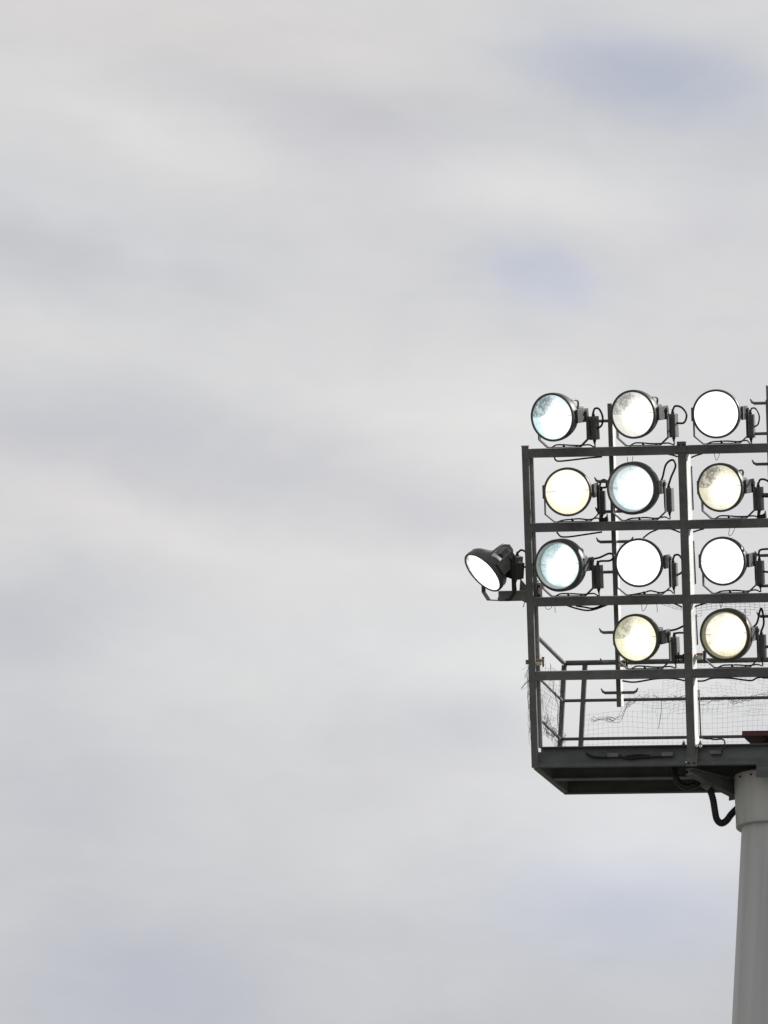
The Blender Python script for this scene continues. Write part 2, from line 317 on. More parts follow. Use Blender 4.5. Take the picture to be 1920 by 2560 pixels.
def bm_prism(bm, poly, a0, a1, axis='Y'):
    """polygon in the plane across the axis, extruded a0..a1"""
    def mk(p, a):
        return {'Y': (p[0], a, p[1]), 'Z': (p[0], p[1], a), 'X': (a, p[0], p[1])}[axis]
    A = [bm.verts.new(mk(p, a0)) for p in poly]; B = [bm.verts.new(mk(p, a1)) for p in poly]
    bm.faces.new(A); bm.faces.new(B[::-1])
    n = len(poly)
    for i in range(n): bm.faces.new((A[i], B[i], B[(i + 1) % n], A[(i + 1) % n]))
def obj(name, bm, mat, parent=None, loc=None, rot=None, sharp=math.radians(40)):
    bmesh.ops.recalc_face_normals(bm, faces=bm.faces[:])
    for e in bm.edges:
        if len(e.link_faces) == 2 and e.calc_face_angle(0) > sharp: e.smooth = False
    me = bpy.data.meshes.new(name); bm.to_mesh(me); bm.free()
    me.materials.append(mat)
    o = bpy.data.objects.new(name, me); col.objects.link(o)
    if parent: o.parent = parent
    if loc is not None: o.location = loc
    if rot is not None: o.rotation_euler = rot
    return o
def tag(o, label, cat, group=None):
    o['label'] = label; o['category'] = cat
    if group: o['group'] = group
    return o
def thing(name, label, cat, loc, rot=None, group=None):
    o = bpy.data.objects.new(name, None); col.objects.link(o)
    o.empty_display_size = 0.2
    o.location = loc
    if rot is not None: o.rotation_euler = rot
    return tag(o, label, cat, group)
BASE = Vector((0, 0, H))
FROT = (TILT, 0, 0)
RF = Matrix.Rotation(TILT, 3, 'X')
def fpt(u, w, d): return BASE + RF @ Vector((u, d, w))       # frame coordinates -> world
def box(name, mat, parent, *a, bevel=0.004, **kw):
    bm = bmesh.new(); bm_box(bm, *a, bevel=bevel); return obj(name, bm, mat, parent, **kw)
def bolts(name, mat, parent, items, **kw):
    for a, b, rad in items:
        bm = bmesh.new(); bm_tube(bm, [a, b], rad, 8); obj(name, bm, mat, parent, **kw)
def tube(name, mat, parent, pts, r, seg=8, n=6, **kw):
    bm = bmesh.new(); bm_tube(bm, smooth_path(pts, n) if n else pts, r, seg); return obj(name, bm, mat, parent, **kw)

# ---------------------------------------------------------------- ground
bm = bmesh.new()
S = 6000
bm_box(bm, -S, S, -S, S, -1.0, 0.0)
g = obj('ground', bm, M_ground); g['kind'] = 'structure'

# ---------------------------------------------------------------- mast
PX, PY = 2.42, 0.60
mast = thing('floodlight_mast', 'tall thick pale grey steel mast with wider stained collar carrying the platform', 'mast', (PX, PY, 0))
mo = (0, 0, H)
bm = bmesh.new()
bm_lathe(bm, [(-H + 0.05, 0.0), (-H + 0.05, 0.50), (-12, 0.42), (-3, 0.374), (-0.30, 0.368), (-0.30, 0.0)], 'Z', 72)
obj('pole', bm, M_mast, mast, mo)
bm = bmesh.new()
bm_lathe(bm, [(-0.525, 0.366), (-0.525, 0.422), (-0.517, 0.426), (-0.45, 0.430), (-0.03, 0.468), (-0.012, 0.470), (-0.012, 0.36), (-0.45, 0.33)], 'Z', 72, closed=True)
collar = obj('collar', bm, M_mast, mast, mo)
bolts('bolt', M_bolt, collar, [((0.452 * math.cos(a), 0.452 * math.sin(a), -0.055), (0.482 * math.cos(a), 0.482 * math.sin(a), -0.055), 0.009) for a in [2 * PI * k / 18 + 0.1 for k in range(18)]])
bm = bmesh.new()
bm_lathe(bm, [(-0.011, 0.40), (-0.011, 0.474), (0.006, 0.474), (0.006, 0.40)], 'Z', 72, closed=True)
obj('rusty_rim', bm, M_rustdark, collar)
bm = bmesh.new()
bm_lathe(bm, [(-0.01, 0), (-0.01, 0.2), (0.345, 0.2), (0.345, 0)], 'Z', 32)
obj('mast_neck', bm, M_deck, mast, mo)
capx, capz0, capz1 = D_cap[0][0] - PX, D_cap[1][2], D_cap[0][2]
box('cap_plate', M_red, mast, capx, -capx, 0.2 - PY, 1.0 - PY, capz0, capz1, loc=mo)['label'] = 'maroon painted slab above the platform'
bm = bmesh.new(); bm_box(bm, -0.8, 0.8, -0.8, 0.8, -H, -H + 0.05, 0.01)
obj('base_plate', bm, M_mast, mast, mo)
# radial arms from the collar out to the frame posts
def i_beam(bm, a, b, h0, h1, wf):
    a, b = Vector(a), Vector(b); d = (b - a).normalized(); s = Vector((-d.y, d.x, 0))
    def slab(z0a, z1a, z0b, z1b, w):
        vs = []
        for p, z0, z1 in ((a, z0a, z1a), (b, z0b, z1b)):
            vs += [bm.verts.new((p + s * w).to_2d().to_3d() + Vector((0, 0, z0))), bm.verts.new((p - s * w).to_2d().to_3d() + Vector((0, 0, z0))),
                   bm.verts.new((p - s * w).to_2d().to_3d() + Vector((0, 0, z1))), bm.verts.new((p + s * w).to_2d().to_3d() + Vector((0, 0, z1)))]
        A, B = vs[:4], vs[4:]
        for i in range(4): bm.faces.new((A[i], A[(i + 1) % 4], B[(i + 1) % 4], B[i]))
        bm.faces.new(A); bm.faces.new(B)
    slab(-0.03, -0.015, -0.03, -0.015, wf)
    slab(-0.03 - h0, -0.018 - h0, -0.03 - h1, -0.018 - h1, wf)
    slab(-0.018 - h0, -0.03, -0.018 - h1, -0.03, 0.008)
for sx in (-1, 1):
    a0 = Vector((sx * 0.462, -0.02, 0)); b0 = Vector((sx * 0.80, -0.56, 0))
    bm = bmesh.new(); i_beam(bm, a0, b0, 0.16, 0.05, 0.045)
    arm = obj('support_arm', bm, M_frame, mast, mo)
    dd = (b0 - a0).normalized(); ss = Vector((-dd.y, dd.x, 0))
    bolts('bolt', M_shinybolt, arm, [(a0 + ss * w + dd * -0.014 + Vector((0, 0, z)), a0 + ss * w + dd * 0.026 + Vector((0, 0, z)), 0.009) for w in (-0.055, 0.055) for z in (-0.05, -0.1, -0.15)])
    bm = bmesh.new()
    t = bmesh.new(); bm_box(t, -0.075, 0.075, -0.012, 0.0, -0.215, -0.005, 0.003)
    merge(bm, t, Matrix.Translation(a0) @ Matrix.Rotation(math.atan2(ss.y, ss.x), 4, 'Z'))
    obj('flange_plate', bm, M_frame, arm)

# ---------------------------------------------------------------- lamp frame
W = 1.613
posts_u = [0.0, W, 2 * W, 3 * W]
frame = thing('lamp_frame', 'dark steel post-and-beam rack leaning forward above the platform, carrying the floodlights', 'steel frame', BASE, FROT)
beam_top = [3.190, 2.446, 1.703, 0.963]
BH = 0.090
for i, u in enumerate(posts_u):
    edge = i in (0, 3)
    fw_ = 0.071 if edge else 0.084
    top = 3.213 if edge else 3.226
    if edge:
        p = box('post', M_frame, frame, u, u + fw_, 0.0, 0.022, 0.0, top, bevel=0.003)
        box('inner_flange', M_frame, p, u + 0.040, u + 0.080, 0.132, 0.150, 0.19, top - 0.03, bevel=0.002)
        box('web', M_sunlit, p, u + 0.037, u + 0.045, 0.023, 0.131, 0.19, top - 0.04, bevel=0.0)
        box('cap_lip', M_frame, p, u - 0.003, u + fw_ + 0.004, -0.006, 0.03, top + 0.001, top + 0.012, bevel=0.002)
    else:
        p = box('post', M_frame, frame, u, u + fw_, 0.0, 0.02, 0.0, top, bevel=0.003)
        box('web', M_sunlit, p, u + 0.012, u + fw_ - 0.003, 0.021, 0.185, 0.19, top - 0.05, bevel=0.004)
        bm = bmesh.new()
        bm_box(bm, u - 0.004, u + fw_ + 0.006, -0.012, -0.001, top - 0.105, top + 0.004, 0.002)
        cp = obj('splice_plate', bm, M_frame, p)
        bolts('bolt', M_bolt, cp, [((u + dx, -0.02, top - 0.03), (u + dx, -0.0125, top - 0.03), 0.009) for dx in (0.018, fw_ - 0.018)])
for r, wt in enumerate(beam_top):
    for b in range(3):
        u0 = posts_u[b] + (0.073 if b == 0 else 0.086); u1 = posts_u[b + 1] - 0.002
        bm = bmesh.new()
        # channel section: web at the front, flanges turned back
        bm_box(bm, u0, u1, 0.002, 0.012, wt - BH, wt, 0.0025)
        bm_box(bm, u0, u1, 0.0125, 0.145, wt - 0.010, wt - 0.001, 0.002)
        bm_box(bm, u0, u1, 0.0125, 0.145, wt - BH + 0.001, wt - BH + 0.010, 0.002)
        cb = obj('cross_beam', bm, M_frame, frame)
for b in range(3):
    for pts in D_rod:
        if b != 1: continue
        tube('shadow_line_rod', M_rubber, frame, [(p[0], p[2], p[1]) for p in pts], 0.007, 6, 0)  # thin dark rods stand in for the shadow line of the rear flange
# bracket for the outlying lamp, bolted to the end post
arm = thing('outrigger_bracket', 'short dark horizontal steel arm sticking out left from the end post under the outlying floodlight', 'bracket', fpt(0, 1.725, 0), FROT)
bm = bmesh.new(); bm_box(bm, -0.29, -0.004, 0.0, 0.09, -0.052, 0.050, 0.005)
obj('arm', bm, M_frame, arm)
bm = bmesh.new(); bm_prism(bm, [(-0.075, 0.052), (-0.003, 0.052), (-0.003, 0.10), (-0.058, 0.165), (-0.062, 0.165)], 0.02, 0.032)
obj('gusset', bm, M_frame, arm)
bm = bmesh.new(); bm_prism(bm, [(-0.05, -0.054), (-0.003, -0.054), (-0.003, -0.075)], 0.02, 0.06)
obj('gusset', bm, M_frame, arm)
bm = bmesh.new(); bm_box(bm, 0.075, 0.125, 0.155, 0.165, -0.05, 0.12, 0.002); bm_prism(bm, [(0.075, 0.125), (0.1, 0.125), (0.075, 0.16)], 0.155, 0.165)
pl = obj('back_plate', bm, M_cream, arm)
bolts('bolt', M_bolt, pl, [((0.09, 0.135, z), (0.09, 0.18, z), 0.012) for z in (-0.01, 0.085)])

# ---------------------------------------------------------------- platform
plat = thing('service_platform', 'dark steel access platform seen from below, under the lamp frame', 'platform', BASE)
XL, XR, DP = 0.0, 3 * W + 0.084, 1.165
def channel(name, x0, x1, y, z0, z1, out, mat, parent):
    bm = bmesh.new()
    bm_box(bm, x0, x1, y, y + 0.010 * out, z0 + 0.0105, z1 - 0.0105, 0.0)
    ya, yb = (y, y + 0.07 * out)
    bm_box(bm, x0, x1, min(ya, yb), max(ya, yb), z0, z0 + 0.010, 0.002)
    bm_box(bm, x0, x1, min(ya, yb), max(ya, yb), z1 - 0.010, z1, 0.002)
    return obj(name, bm, mat, parent)
# front channel opens towards the camera: web set back, lips top and bottom
fb = channel('front_beam', 0.073, XR - 0.073, 0.062, 0.010, 0.216, -1, M_beamface, plat)
bm = bmesh.new(); bm_box(bm, 0.073, XR - 0.073, -0.014, -0.0085, 0.004, 0.040, 0.002)
obj('lower_lip', bm, M_rail, fb)
channel('rear_beam', 0.02, XR, DP - 0.07, 0.0, 0.19, 1, M_deck, plat)
for x in (0.0, XR - 0.07):
    bm = bmesh.new()
    bm_prism(bm, [(x, 0.072), (x + 0.07, 0.072), (x + 0.075, DP - 0.073), (x + 0.012, DP - 0.073)], 0.004, 0.18, 'Z')
    obj('side_beam', bm, M_frame, plat)
for y0, y1 in ((0.49, 0.60),):
    for xa, xb in ((0.085, XR - 0.085),):
        bm = bmesh.new(); bm_box(bm, xa, xb, y0, y1, 0.006, 0.014, 0.001); bm_box(bm, xa, xb, 0.54, 0.55, 0.0145, 0.165, 0.0)
        obj('joist', bm, M_frame, plat)
bm = bmesh.new(); bm_box(bm, 0.08, XR - 0.08, 0.075, 0.5, 0.172, 0.18, 0.0); bm_box(bm, 0.08, XR - 0.08, 0.503, DP - 0.075, 0.172, 0.18, 0.0)
obj('deck', bm, M_deck, plat)
for i in (1, 2):
    u = posts_u[i]
    bm = bmesh.new(); bm_box(bm, u - 0.006, u + 0.105, -0.024, -0.012, -0.01, 0.205, 0.003)
    gp = obj('gusset_plate', bm, M_frame, plat)
    bolts('bolt', M_bolt, gp, [((u + dx, -0.036, dz), (u + dx, -0.0245, dz), 0.010) for dx, dz in ((0.012, 0.18), (0.075, 0.185), (0.022, 0.02), (0.078, 0.022))])
    bolts('washer', M_shinybolt, gp, [((u + dx, -0.046, dz), (u + dx, -0.0245 if dx < 0.1 else -0.0105, dz), r) for dx, dz, r in ((0.096, 0.192, 0.013), (0.135, 0.190, 0.016), (-0.003, 0.028, 0.008))])
    for dx in (-0.055, 0.115):
        bm = bmesh.new(); bm_prism(bm, [(u + dx - 0.012, 0.217), (u + dx + 0.026, 0.217), (u + dx + 0.008, 0.262)], -0.008, 0.004)
        obj('lug', bm, M_frame, gp)
gx = D_gusset[0][0]
for (x0, x1) in ((gx, gx + 0.19),):
    bm = bmesh.new(); bm_box(bm, x0, x1, -0.024, -0.008, D_gusset[1][2], 0.009, 0.003)
    obj('hanger_plate', bm, M_beamface, plat)
for (a, b) in D_boxes:
    bm = bmesh.new(); bm_box(bm, a[0], b[0], 0.005, 0.058, b[2], a[2], 0.006)
    jb = tag(obj('junction_box', bm, M_box, loc=BASE), {0: 'small grey junction box on the platform edge beam, nearest the left corner', 1: 'small grey junction box on the edge beam just left of the bolted gusset plate', 2: 'small grey junction box on the edge beam just right of the bolted gusset plate'}[D_boxes.index([a, b])], 'junction box', 'junction boxes along the platform edge')

# ---------------------------------------------------------------- guard rail round the back of the platform
gr = thing('guard_rail', 'dull steel tube guard rail around the back and side of the platform', 'railing', BASE + Vector((0, 1.06, 0.18)))
go = (0, -1.06, -0.18)
RY, RZ = 1.06, (1.345, 0.952, 0.553)
for x, top in ((-0.026, RZ[0]), (0.192, RZ[0]), (1.335, RZ[0]), (2.55, RZ[0]), (3.7, RZ[0]), (XR - 0.02, RZ[0])):
    bm = bmesh.new(); bm_box(bm, x - 0.024, x + 0.024, RY - 0.018, RY + 0.018, 0.15, top - 0.024, 0.004)
    obj('rail_post', bm, M_rail, gr, go)
for z, r in zip(RZ, (0.026, 0.016, 0.016)):
    tube('rail', M_rail, gr, [(-0.026, RY - 0.001, z), (XR - 0.02, RY - 0.001, z)], r, 14, 0, loc=go)
    for x in (-0.026, XR - 0.02):
        yf = -z * math.tan(TILT) + 0.17
        zz = z
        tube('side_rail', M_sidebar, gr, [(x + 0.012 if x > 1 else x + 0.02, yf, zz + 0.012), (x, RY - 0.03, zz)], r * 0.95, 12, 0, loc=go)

# ---------------------------------------------------------------- climbing posts with step pegs
def climbing_post(u, top, bottom, label, peg_w, both):
    cp = thing('climbing_post', label, 'climbing post', fpt(u, bottom, 0.2), FROT, 'peg posts behind the lamp frame')
    L = top - bottom
    bm = bmesh.new(); bm_box(bm, 0.0, 0.046, -0.012, 0.0, 0, L, 0.002)
    po = obj('post', bm, M_frame, cp)
    bm = bmesh.new(); bm_box(bm, 0.010, 0.040, 0.001, 0.11, 0, L - 0.01, 0.002)
    obj('web', bm, M_sunlit, po)
    for i, w in enumerate(peg_w):
        z = w - bottom
        for s in (-1, 1):
            x0 = 0.0 if s < 0 else 0.046
            pts = [(x0, 0.03, z), (x0 + s * 0.125, 0.03, z), (x0 + s * 0.150, 0.03, z + 0.012), (x0 + s * 0.168, 0.03, z + 0.045)]
            bm = bmesh.new(); bm_tube(bm, pts, 0.011, 8, True, [0.0155, 0.0155, 0.013, 0.006])
            obj('step_peg', bm, M_frame, cp)
    return cp
pw = [0.727 + 0.302 * k for k in range(10)]
climbing_post(0.850, 3.62, 0.585, 'slim steel post with hooked step pegs behind the left bay, its foot ending in mid-air', pw, True)
climbing_post(2.482, 3.62, 0.585, 'slim steel post with hooked step pegs at the right edge of the picture', [3.585 - 0.303 * k for k in range(10)], True)
# small extension at the top of the right climbing post
bm = bmesh.new(); bm_box(bm, 0.008, 0.03, -0.012, 0.0, 0, 0.14, 0.002)
cps = [o for o in col.objects if o.name.startswith('climbing_post')]
obj('top_spike', bm, M_frame, cps[1], (0, 0, 3.62 - 0.585))

# ---------------------------------------------------------------- floodlights
WHITE = (1.0, 1.0, 1.0)
LENS = {
 'r1l1': dict(tint=(0.58, 0.80, 0.85), core=(0.95, 1, 1.02), core_r=0.50, edge_r=1.30, dark=0.75, strength=1.35, cx=0.05, cz=-0.03),
 'r1l2': dict(tint=(0.80, 0.79, 0.72), core=(1.03, 1.0, 0.94), core_r=0.42, edge_r=1.15, dark=0.65, strength=1.3, cx=0.06, cz=-0.01),
 'r1l3': dict(tint=(0.95, 0.95, 0.95), core=WHITE, core_r=1.0, edge_r=1.7, dark=0.0, strength=1.8, cx=0.0),
 'r2l1': dict(tint=(0.97, 0.90, 0.58), core=(1.03, 1.0, 0.90), core_r=0.62, edge_r=1.42, dark=0.0, strength=1.12, cx=0.0, cz=0.03),
 'r2l2': dict(tint=(0.62, 0.82, 0.85), core=(0.93, 1.0, 1.02), core_r=0.60, edge_r=1.30, dark=0.4, strength=1.45, cx=0.02, cz=0.0, split=False),
 'r2l3': dict(tint=(0.78, 0.74, 0.55), core=(1.04, 1.0, 0.90), core_r=0.36, edge_r=1.1, dark=0.75, strength=1.3, cx=0.05, cz=-0.03),
 'r3o':  dict(tint=(0.66, 0.66, 0.64), core=(1.02, 1.0, 0.97), core_r=0.9, edge_r=1.40, dark=0.4, strength=2.0, cx=0.04, cz=-0.03, split=False),
 'r3l1': dict(tint=(0.52, 0.78, 0.81), core=(0.92, 1.0, 1.02), core_r=0.52, edge_r=1.22, dark=0.35, strength=1.4, cx=0.02, cz=0.0, split=False, grid=0.45),
 'r3l2': dict(tint=(0.85, 0.95, 0.96), core=(0.98, 1, 1), core_r=0.95, edge_r=1.6, dark=0.0, strength=1.9, cx=0.0),
 'r3l3': dict(tint=(0.80, 0.81, 0.82), core=WHITE, core_r=0.80, edge_r=1.5, dark=0.25, strength=1.6, cx=0.03),
 'r4l2': dict(tint=(0.86, 0.82, 0.56), core=(1.05, 1.0, 0.84), core_r=0.42, edge_r=1.12, dark=0.6, strength=1.35, cx=0.04, cz=-0.02),
 'r4l3': dict(tint=(0.84, 0.79, 0.46), core=(1.04, 1.0, 0.88), core_r=0.68, edge_r=1.30, dark=0.2, strength=1.2, cx=0.0, cz=0.02, split=False, grid=0.4),
}
#      u(pivot) w(pivot) yaw  pitch kind  cable-loop  label
LAMPS = {
 'r1l1': (0.418, 3.514, -12.8, 2.3, 'A', 'side', 'bluish-white lit floodlight at the left end of the top row, above the top beam'),
 'r1l2': (1.239, 3.521, -8.9, 1.7, 'A', 'wide', 'clear lit floodlight with grey upper-left facets, middle of the three on the top beam'),
 'r1l3': (2.047, 3.499, 3.0, 0.0, 'A', 'thin', 'fully white glaring floodlight on the top beam near the right picture edge'),
 'r2l1': (0.484, 2.765, 4.5, 2.0, 'A', 'small', 'warm cream floodlight facing straight out, first in the second row'),
 'r2l2': (1.177, 2.782, -2.9, 0.9, 'B', 'up', 'pale cyan floodlight with a deep grey bezel in the second row'),
 'r2l3': (2.097, 2.773, -5.9, 1.3, 'A', 'wide', 'yellowish floodlight with dark facets and split glass, second row right of the middle post'),
 'r3o':  (-0.307, 2.098, -40.5, 35.5, 'A', 'none', 'outlying floodlight turned away to the left on its own arm beside the frame'),
 'r3l1': (0.416, 2.029, -9.0, 0.9, 'B', 'flat', 'cyan floodlight with mesh over its glass and deep grey bezel, left end of third row'),
 'r3l2': (1.204, 2.037, 3.0, 0.0, 'A', 'side', 'all-white glaring floodlight in the third row just left of the middle post'),
 'r3l3': (2.087, 2.040, -2.9, 0.9, 'A', 'bar', 'white floodlight in the third row just right of the middle post'),
 'r4l2': (1.184, 1.294, -6.8, 2.3, 'A', 'flat', 'yellow-tinted floodlight with visible reflector in the bottom row, left of the middle post'),
 'r4l3': (2.085, 1.305, -2.0, 0.7, 'B', 'tri', 'pale yellow floodlight with deep bezel tinted by its glow in the bottom row, right of the middle post'),
}
def floodlight(key, u, w, yaw, pitch, kind, loop, label):
    row = int(key[1]) - 1
    base_w = beam_top[row] + 0.001
    if key == 'r3o': base_w = 1.672
    h = w - base_w
    root = bpy.data.objects.new('floodlight', None); col.objects.link(root)
    root.empty_display_size = 0.1
    root.location = fpt(u, base_w, 0.08)
    ya = math.radians(yaw); pa = math.radians(pitch)
    root.rotation_euler = (RF @ Matrix.Rotation(ya, 3, 'Z')).to_euler()
    tag(root, label, 'floodlight', 'lit floodlights on the mast frame')
    PV = (0, 0, h); PR = (pa, 0, 0)
    # --- housing
    bm = bmesh.new()
    if kind == 'A':
        bm_lathe(bm, [(-0.186, 0.226), (-0.186, 0.238), (-0.14, 0.238), (-0.09, 0.224), (-0.03, 0.19), (0.03, 0.148), (0.08, 0.118), (0.13, 0.102), (0.19, 0.097), (0.20, 0.09), (0.20, 0)], 'Y', 56)
    else:
        bm_lathe(bm, [(-0.150, 0.226), (-0.221, 0.234), (-0.221, 0.257), (-0.212, 0.264), (-0.11, 0.264), (-0.10, 0.256), (-0.03, 0.225), (0.04, 0.165), (0.09, 0.122), (0.14, 0.102), (0.19, 0.097), (0.20, 0.09), (0.20, 0)], 'Y', 56)
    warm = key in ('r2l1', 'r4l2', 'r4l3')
    if key == 'r3o':                     # the outlying fitting has a short, flatter bowl
        for v in bm.verts:
            if v.co.y > -0.13: v.co.y = -0.13 + (v.co.y + 0.13) * 0.66; k_ = min(1, (v.co.y + 0.13) / 0.1); v.co.x *= 1 - 0.16 * k_; v.co.z *= 1 - 0.16 * k_
    hs = obj('housing', bm, M_glowtint if warm else M_house, root, PV, PR)
    bm = bmesh.new()
    if kind == 'A':
        bm_lathe(bm, [(-0.226, 0.2215), (-0.231, 0.2245), (-0.232, 0.239), (-0.226, 0.244), (-0.187, 0.244), (-0.187, 0.2215)], 'Y', 64, closed=True)
        obj('rim', bm, M_glowtint if key in ('r2l1', 'r4l2') else M_rim, hs)
    else:
        bm_lathe(bm, [(-0.160, 0.214), (-0.231, 0.229), (-0.236, 0.231), (-0.236, 0.239), (-0.222, 0.241), (-0.222, 0.2325), (-0.165, 0.219)], 'Y', 64, closed=True)
        obj('rim', bm, M_glowrim if warm else M_innerrim, hs)
    ly = -0.222 if kind == 'A' else -0.166
    R = 0.221 if kind == 'A' else 0.217
    bm = bmesh.new()
    bm_lathe(bm, [(ly + 0.0, R), (ly - 0.006, R * 0.85), (ly - 0.012, R * 0.6), (ly - 0.015, R * 0.3), (ly - 0.016, 0)], 'Y', 64)
    cfg = dict(LENS[key]); cfg['R'] = R
    obj('lens', bm, lens_material('lit_glass', seed=random.uniform(0, 20), **cfg), hs)
    # --- rear lamp cap
    bm = bmesh.new()
    bm_lathe(bm, [(0.201, 0), (0.201, 0.072), (0.215, 0.078), (0.235, 0.078), (0.24, 0.068), (0.262, 0.068), (0.266, 0.060), (0.285, 0.058), (0.29, 0.03), (0.29, 0)], 'Y', 24)
    bm_box(bm, 0.03, 0.125, 0.10, 0.215, -0.075, 0.072, 0.012)
    if key == 'r3o':
        for v in bm.verts: v.co.y -= 0.112
    obj('lamp_cap', bm, M_house, hs)
    # --- pivot plates either side, on the yoke arms
    for s in (-1, 1):
        bm = bmesh.new()
        xa, xb = (0.240, 0.264) if kind == 'A' else (0.258, 0.268)
        xs = sorted((s * xa, s * xb))
        bm_box(bm, xs[0], xs[1], -0.175, 0.05, -0.068, 0.068, 0.004)
        bm_tube(bm, [(s * xb, -0.01, 0.03), (s * (xb + 0.024), -0.01, 0.03)], 0.02, 10)
        obj('pivot_plate', bm, M_house, hs)
    # --- carrying strap from the rim to the cap, upper right
    if key in ('r1l1', 'r1l2', 'r3l1', 'r3o', 'r2l3'):
        c, sn = math.cos(math.radians(42)), math.sin(math.radians(42))
        bm = bmesh.new()
        bm_tube(bm, smooth_path([(0.235 * c, -0.13, 0.235 * sn), (0.225 * c, -0.04, 0.235 * sn), (0.195 * c, 0.06, 0.20 * sn), (0.15 * c, 0.12, 0.13 * sn), (0.12 * c, 0.15, 0.09 * sn)], 5), 0.010, 8)
        obj('strap', bm, M_house, hs)
    # --- yoke
    YX = 0.276
    bm = bmesh.new()
    low = 0.085
    arm = [(-YX, h + 0.03), (-YX, low), (-0.186, 0.007), (0.186, 0.007), (YX, low), (YX, h + 0.03)]
    bm_strip(bm, arm, -0.022, 0.022, 0.009)
    yk = obj('yoke', bm, M_bolt if key == 'r3o' else M_yoke, root)
    bolts('bolt', M_bolt, yk, [((0, 0, 0.004), (0, 0, 0.038), 0.013), ((0.14, 0, 0.008), (0.14, 0, 0.026), 0.009)])
    # --- gear box on the right arm
    gx0, gx1, gy0, gy1 = 0.232, 0.312, 0.09, 0.175
    zt = -0.022; GV, GR = PV, PR
    if key == 'r3o':          # this one hangs upright from the arm instead of tilting with the head
        c = Matrix.Rotation(-ya, 3, 'Z') @ Vector((-0.135 - u, 0.19 - 0.08, 0))
        gx0, gx1, gy0, gy1 = c.x - 0.045, c.x + 0.045, c.y - 0.045, c.y + 0.045
        GV = (0, 0, 2.125 - base_w); GR = (0, math.radians(10), 0)
        zt = 0.0
    bm = bmesh.new()
    bm_box(bm, gx0, gx1, gy0, gy1, zt - 0.235, zt, 0.006)
    bm_box(bm, gx0 + 0.006, gx1 - 0.006, gy0 - 0.006, gy0 + 0.001, zt - 0.222, zt - 0.013, 0.003)
    gb = obj('gear_box', bm, M_box, root, GV, GR)
    cx = (gx0 + gx1) / 2; cy = (gy0 + gy1) / 2
    for za, zb in ((zt, zt + 0.045), (zt - 0.235, zt - 0.275)):
        dz = (zb - za) / 2
        bm = bmesh.new(); bm_tube(bm, [(cx, cy, za), (cx, cy, za + dz * 0.95), (cx, cy, za + dz), (cx, cy, zb)], 0.014, 8, True, [0.017, 0.017, 0.012, 0.011])
        obj('cable_gland', bm, M_bolt, gb)
    bm = bmesh.new(); bm_box(bm, min(gx0 + 0.02, 0.262), max(0.262, gx0 + 0.028), 0.024, gy0 + 0.004, zt - 0.19, zt - 0.03, 0.0)
    obj('mounting_bracket', bm, M_yoke, gb)
    # --- cable loop from the gear box to the cap
    T = lambda x, y, z: (x, y, z)
    g0 = (cx, cy, zt + 0.03)
    loops = {
     'side': [g0, (cx + 0.02, cy, zt + 0.075), (cx + 0.07, cy, zt + 0.07), (cx + 0.105, cy, zt - 0.01), (cx + 0.09, cy, zt - 0.09), (gx1 - 0.004, cy, zt - 0.125)],
     'wide': [g0, (cx + 0.03, cy, zt + 0.075), (cx + 0.10, cy, zt + 0.06), (cx + 0.15, cy, zt - 0.01), (cx + 0.12, cy, zt - 0.09), (gx1 - 0.004, cy, zt - 0.095)],
     'thin': [g0, (cx + 0.02, cy, zt + 0.06), (cx + 0.06, cy, zt + 0.05), (cx + 0.09, cy, zt - 0.02), (cx + 0.075, cy, zt - 0.1), (gx1 - 0.004, cy, zt - 0.125)],
     'small': [(0.16, 0.2, 0.02), (cx - 0.02, cy, zt + 0.04), (cx + 0.005, cy, zt + 0.10), (cx + 0.05, cy, zt + 0.105), (cx + 0.055, cy, zt + 0.04), g0],
     'up': [(0.16, 0.2, 0.03), (cx - 0.06, cy, zt + 0.11), (cx - 0.02, cy, zt + 0.235), (cx + 0.05, cy, zt + 0.28), (cx + 0.08, cy, zt + 0.22), (cx + 0.03, cy, zt + 0.11), g0],
     'flat': [(0.15, 0.2, 0.03), (cx + 0.02, cy, zt + 0.075), (cx + 0.13, cy, zt + 0.115), (cx + 0.18, cy, zt + 0.09), (cx + 0.14, cy, zt + 0.045), (cx + 0.04, cy, zt + 0.04), g0],
     'bar': [g0, (cx + 0.005, cy, zt + 0.1), (cx + 0.08, cy, zt + 0.115), (cx + 0.2, cy, zt + 0.11), (cx + 0.24, cy, zt + 0.05), (cx + 0.12, cy, zt - 0.10), (gx1 - 0.004, cy, zt - 0.11)],
     'tri': [(0.16, 0.2, 0.04), (cx - 0.04, cy, zt + 0.12), (cx - 0.005, cy, zt + 0.24), (cx + 0.015, cy, zt + 0.25), (cx + 0.03, cy, zt + 0.12), g0],
     'none': [g0, (cx + 0.05, cy + 0.02, zt + 0.07), (cx + 0.14, cy + 0.05, zt + 0.03), (cx + 0.2, cy + 0.05, zt - 0.05), (cx + 0.12, cy + 0.02, zt - 0.09), (gx1 - 0.004, cy, zt - 0.06)],
    }
    bm = bmesh.new(); bm_tube(bm, smooth_path(loops[loop], 7), 0.0105 if loop != 'thin' else 0.008, 8)
    obj('cable', bm, M_rubber, gb)
    # --- feed cable from the gear box down along the beam
    gw = Vector(GV) + (Matrix.Rotation(pa, 3, 'X') if key != 'r3o' else Matrix.Rotation(math.radians(10), 3, 'Y')) @ Vector((cx, cy, zt - 0.262))
    s = random.uniform(-0.01, 0.012)
